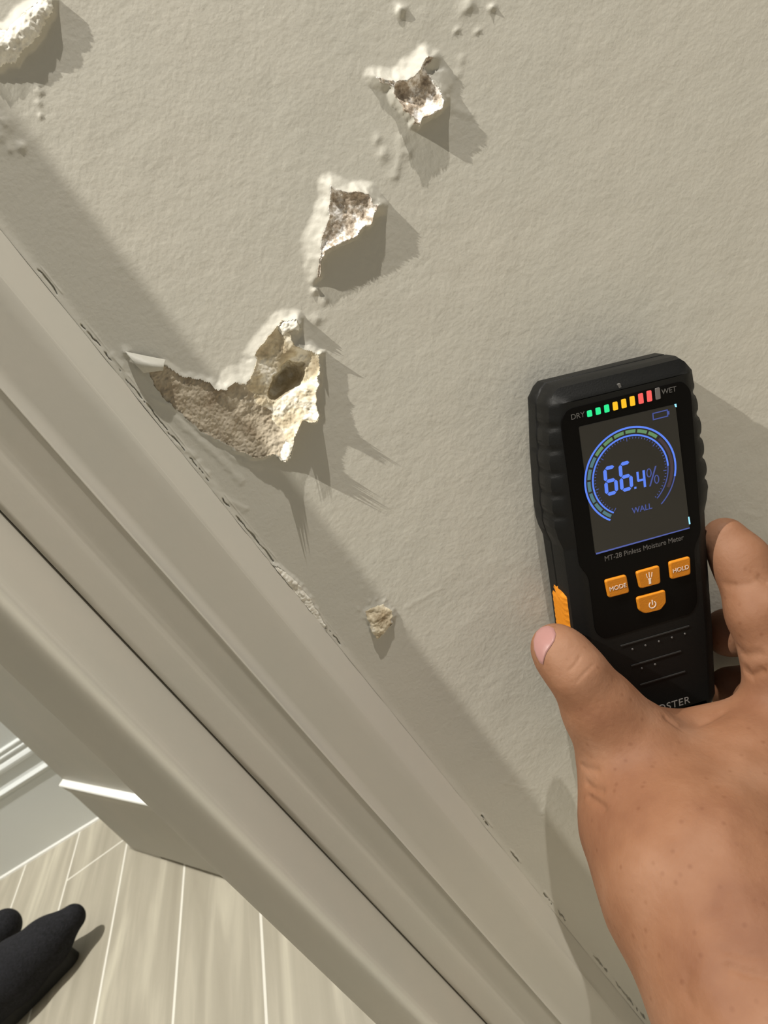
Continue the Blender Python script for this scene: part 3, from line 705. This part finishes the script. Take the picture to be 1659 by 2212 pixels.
for k in range(60):
    a = math.radians(237-k*287/59); l = 1.7 if k % 10 == 0 else .8; r1 = 18.9; w_ = .16
    c_, s_ = math.cos(a), math.sin(a)
    ticks.append([(GX_+r*c_-w*s_, GY_+r*s_+w*c_) for r, w in ((r1, w_), (r1, -w_), (r1-l, -w_), (r1-l, w_))])
flat('gauge_ticks', ticks, SZ, m_blue2, screen)
for k in range(12):
    a1 = 236.0-k*16.0; flat('gauge_segment', arc(GX_, GY_, 20.9, 22.5, a1-13.8, a1-.4, 6), SZ, m_seg1 if k < 6 else m_seg2, screen, label='lit %s gauge segment' % ('teal' if k < 6 else 'green'))
flat('gauge_segment', arc(GX_, GY_, 20.9, 22.5, -30, 42, 20), SZ, m_seg3, screen, label='unlit dark red rest of the gauge')
def seg7(x0, y0, x1, y1, on, t, sl=0):
    m_ = (y0+y1)/2; g = .25; out = []
    def hb(xa, xb, y): return [(xa+g, y), (xa+g+t/2, y+t/2), (xb-g-t/2, y+t/2), (xb-g, y), (xb-g-t/2, y-t/2), (xa+g+t/2, y-t/2)]
    def vb(x, ya, yb): return [(x, ya+g), (x+t/2, ya+g+t/2), (x+t/2, yb-g-t/2), (x, yb-g), (x-t/2, yb-g-t/2), (x-t/2, ya+g+t/2)]
    a, b, c_, d_ = x0+t/2, x1-t/2, y0+t/2, y1-t/2
    D7 = dict(a=hb(a, b, d_), g=hb(a, b, m_), d=hb(a, b, c_), f=vb(a, m_, d_), b=vb(b, m_, d_), e=vb(a, c_, m_), c=vb(b, c_, m_))
    return [[(x+sl*(y-y0), y) for x, y in D7[k]] for k in on]
flat('digit', seg7(-16.9, -5.6, -10.0, 9.2, 'afgecd', 1.75, .02), SZ, m_blue, screen, label='blue digit 6, the left one')
flat('digit', seg7(-8.9, -5.6, -2.1, 9.4, 'afgecd', 1.75, .02), SZ, m_blue, screen, label='blue digit 6, the right one')
flat('decimal_point', [[(-1.6, -5.6), (-.5, -5.6), (-.5, -4.6), (-1.6, -4.6)]], SZ, m_blue, screen)
flat('digit', [[(.2, 2.6), (1.3, 2.6), (1.3, -1.4), (3.9, -1.4), (3.9, -2.5), (.7, -2.5), (.2, -2.0)], [(3.4, 2.6), (4.6, 2.6), (4.6, -6.0), (3.4, -6.0)]], SZ, m_blue, screen, label='smaller blue digit 4')
def ell(cx, cy, rx, ry, t, n_=20):
    return [[(cx+rx*math.cos(a), cy+ry*math.sin(a)), (cx+rx*math.cos(b), cy+ry*math.sin(b)), (cx+(rx-t)*math.cos(b), cy+(ry-t)*math.sin(b)), (cx+(rx-t)*math.cos(a), cy+(ry-t)*math.sin(a))]
            for a, b in ((2*math.pi*i/n_, 2*math.pi*(i+1)/n_) for i in range(n_))]
flat('percent_sign', ell(6.7, .6, 1.35, 2.3, .5)+ell(10.4, -3.6, 1.35, 2.3, .5)+[[(6.2, -6.3), (7.0, -6.3), (10.9, 3.2), (10.1, 3.2)]], SZ, m_blue2, screen)
lettering('mode_word', 'WALL', 1.4, -16.6, SZ, 4.2, m_blue2, screen, bold=.05, stretch=.95)
flat('battery_symbol', [[(11, 29.4), (19, 29.4), (19, 28.9), (11, 28.9)], [(11, 26.4), (19, 26.4), (19, 25.9), (11, 25.9)], [(11, 29.4), (11.5, 29.4), (11.5, 25.9), (11, 25.9)], [(18.5, 29.4), (19, 29.4), (19, 25.9), (18.5, 25.9)],
     [(19, 28.5), (19.7, 28.5), (19.7, 26.8), (19, 26.8)]], SZ, m_blue2, screen)
flat('backlight_edge', [[(-25.0, -33.2), (26.0, -33.2), (26.0, -33.75), (-25.0, -34.0)]], SZ, glow('backlight_leak', (.07, .11, .42), .8), screen, label='thin blue backlit lower edge')
flat('backlight_edge', [[(22.6, 31.0), (23.6, 31.0), (23.7, 29.4), (23.0, 29.6)]], SZ, m_spot, screen, label='bright blue spot at the upper right corner')
flat('backlight_edge', [[(25.6, -27.5), (26.2, -27.5), (26.6, -31.5), (25.8, -31.5)]], SZ, m_spot, screen, label='bright blue spot low on the right edge')

# row of indicator lamps
for k in range(9):
    x = -20.1+k*4.36; hgt = 3.0+k*.32; yb = 35.0+.02*k; w_ = 1.25
    mt = m_lg if k < 3 else m_ly if k < 6 else m_lr if k < 8 else m_loff
    plate('indicator_lamp', [(x-w_, yb), (x+w_, yb), (x+w_*.92, yb+hgt), (x-w_, yb+hgt)], 32.1, 32.7, mt, meter, bev=.15, rnd=.55,
          label='%s indicator lamp' % ('lit green', 'lit yellow', 'lit red', 'unlit grey')[0 if k < 3 else 1 if k < 6 else 2 if k < 8 else 3])
lettering('dry_word', 'DRY', -26.0, 36.7, 32.45, 3.6, m_dimprint, meter)
lettering('wet_word', 'WET', 20.6, 38.0, 32.45, 3.6, m_dimprint, meter)
lettering('model_line', 'MT-28 Pinless Moisture Meter', .9, -37.9, 32.45, 3.9, m_dimprint, meter, stretch=.90)

def button(outline, kind, label):
    b = plate('button', outline, 31.8, 33.9, m_orange, meter, bev=.7, rnd=1.3, label=label)
    cx_ = sum(p[0] for p in outline)/len(outline); cy_ = sum(p[1] for p in outline)/len(outline); z = 34.02
    if kind in ('MODE', 'HOLD'): lettering('button_word', kind, cx_, cy_-.3, z, 3.3, m_icon, b)
    elif kind == 'torch':
        flat('torch_icon', [[(-1.0+cx_, -.3+cy_), (1.0+cx_, -.3+cy_), (.6+cx_, -1.2+cy_), (.6+cx_, -3.4+cy_), (-.6+cx_, -3.4+cy_), (-.6+cx_, -1.2+cy_)],
             [(-1.3+cx_, .2+cy_), (-1.0+cx_, .2+cy_), (-1.4+cx_, 2.6+cy_), (-1.8+cx_, 2.6+cy_)], [(-.2+cx_, .2+cy_), (.2+cx_, .2+cy_), (.2+cx_, 3.0+cy_), (-.2+cx_, 3.0+cy_)],
             [(1.0+cx_, .2+cy_), (1.3+cx_, .2+cy_), (1.8+cx_, 2.6+cy_), (1.4+cx_, 2.6+cy_)]], z, m_icon, b)
    else:
        flat('power_icon', arc(cx_, cy_-.2, 1.6, 2.1, -235, 55, 20)+[[(cx_-.28, cy_-.2), (cx_+.28, cy_-.2), (cx_+.28, cy_+2.4), (cx_-.28, cy_+2.4)]], z, m_icon, b)
button([(-22.2, -48.8), (-10.6, -49.0), (-9.9, -59.0), (-21.3, -58.8)], 'MODE', 'orange MODE button, left of the upper row')
button([(-5.2, -49.0), (7.6, -49.0), (7.4, -58.8), (-4.0, -58.6)], 'torch', 'orange button with a torch symbol')
button([(13.0, -48.7), (24.7, -48.8), (24.3, -58.6), (13.3, -58.4)], 'HOLD', 'orange HOLD button, right of the upper row')
button([(-6.3, -63.2), (9.7, -63.4), (9.6, -70.4), (6.2, -73.6), (-2.8, -73.2), (-5.8, -70.4)], 'power', 'orange power button below the row')
# embossed vents and rivets on the lower body
for (y, xa, xb) in ((-88.6, -17, 22.3), (-102, -12.5, 16.5), (-115, -8.5, 18)):
    plate('vent_rib', [(xa, y+.35), (xb, y+.35), (xb, y-.35), (xa, y-.35)], 31.6, 32.45, m_rubber, meter, bev=.2, rnd=.2)
for (x, y) in ((-10.7, -92.4), (-3.3, -92.4), (4.4, -92.4), (11.9, -92.4), (19.4, -92.4), (-6.6, -105.3), (1.1, -105.3)):
    plate('rivet', [(x-.45, y-.45), (x+.45, y-.45), (x+.45, y+.45), (x-.45, y+.45)], 31.6, 32.5, m_dimprint, meter, bev=.1, rnd=.4)
lettering('brand_word', 'OSTER', 9.8, -133.5, 32.1, 6.2, m_print, meter, spacing=1.08)
flat('mould_mark', [[(-4.2, 46.5), (-3.0, 46.7), (-2.6, 44.9), (-3.8, 44.7)]], 31.6, m_dimprint, meter, th=2)
# orange side button with ribs, on the left flank
vs = []; fs = []
yy = np.linspace(-55, -86, 40); zz = np.linspace(7, 25, 9)
for i, y in enumerate(yy):
    for j, z in enumerate(zz):
        e = min(1, (1-abs(2*i/39-1))*6)*min(1, (1-abs(2*j/8-1))*3)
        top = 1.0 if not (y > -60 and z < 7+(-55-y)*2) else 0.2
        vs.append(((XC-halfw(y)-.6-1.9*e*top-.45*e*math.cos((y+z*.5)/3.3*2*math.pi))*MM, y*MM, z*MM))
for i in range(39):
    for j in range(8): a = i*9+j; fs.append((a, a+1, a+10, a+9))
side = mesh('side_button', vs, fs, m_orange, meter); side['label'] = 'ribbed orange side key above the thumb'

# ------------------------------------------------------------------ shoes beyond the opening
def shoe(name, tip, heel, z_tip, rt, rm, label):
    t = np.array(tip); q = np.array(heel)
    L_ = [((*(t*(1-s_)+q*s_), z_tip*(1-s_)+z2*s_), r) for s_, r, z2 in ((0, rt, .05), (.25, rm*.8, .05), (.55, rm, .055), (1.0, rm*1.05, .06))]
    return L_
tipw = atz(157, 1982, .05); midw = atz(40, 2085, .055)
ch = shoe('s', tipw[:2], (midw+(midw-tipw)*1.0)[:2], .050, .0185, .042, '')
def shoe_mesh(ch, lo, hi, label):
    v_, f_ = surface_nets(chains_sdf([(ch, .01)]), lo, hi, .003)
    v_ = laplace(v_, f_, 3)
    up = v_.copy(); v_[:, 2] = np.maximum(v_[:, 2], .016)
    e = empty('shoe', label, 'shoe', loc=(float(v_[:, 0].mean()), float(v_[:, 1].mean()), 0))
    L0 = np.array(e.location)
    mesh('upper', v_-L0, f_, m_fabric, e)
    # sole: outline of the upper at ground level, 20 mm thick
    ch = ch[1:]; p_ = np.array([c[0] for c in ch]); r_ = np.array([c[1] for c in ch])*.42
    dv = p_[-1, :2]-p_[0, :2]; dv /= np.linalg.norm(dv); nv_ = np.array([-dv[1], dv[0]]); o1 = []
    for a in np.linspace(90, -90, 11)[::-1]: pass
    left = [p_[i, :2]+nv_*r_[i] for i in range(len(p_))]; right = [p_[i, :2]-nv_*r_[i] for i in range(len(p_))]
    front = [p_[0, :2]-dv*r_[0]*math.cos(a)+nv_*r_[0]*math.sin(a) for a in np.linspace(-1.4, 1.4, 9)]
    back = [p_[-1, :2]+dv*r_[-1]*math.cos(a)-nv_*r_[-1]*math.sin(a) for a in np.linspace(-1.4, 1.4, 9)]
    ring = front+left[0:]+back+right[::-1]
    vs_ = [(*q_, z) for z in (0.0, .024) for q_ in ring]; n_ = len(ring)
    fs_ = [(i, (i+1) % n_, n_+(i+1) % n_, n_+i) for i in range(n_)]+[list(range(n_))[::-1], [n_+i for i in range(n_)]]
    mesh('sole', np.array(vs_)-L0, fs_, m_rubber, e, smooth=False)
    return e
shoe_mesh(ch, (-1.3, .55, -.03), (-.6, 1.25, .16), 'black shoe with a long narrow toe on the tile floor, the nearer one')
t2 = atz(8, 2000, .05); h2 = t2+np.array([-.30, -.02, 0])
ch2 = [((t2[0], t2[1], .048), .026), ((t2[0]-.07, t2[1]-.005, .05), .04), ((h2[0], h2[1], .06), .046)]
shoe_mesh(ch2, (h2[0]-.1, h2[1]-.15, -.03), (t2[0]+.08, t2[1]+.15, .16), 'black shoe tip at the left edge, behind the nearer shoe')

# ------------------------------------------------------------------ bring drawing units to metres
seen = set()
S = Matrix.Scale(K, 4)
for o in list(scene.objects):
    if o.type == 'MESH' and o.data.name not in seen:
        seen.add(o.data.name); o.data.transform(S); o.data.update()
    if o.type in ('MESH', 'EMPTY'): o.location = o.location*K
for mm_ in list(bpy.data.meshes):
    if mm_.users == 0: bpy.data.meshes.remove(mm_)
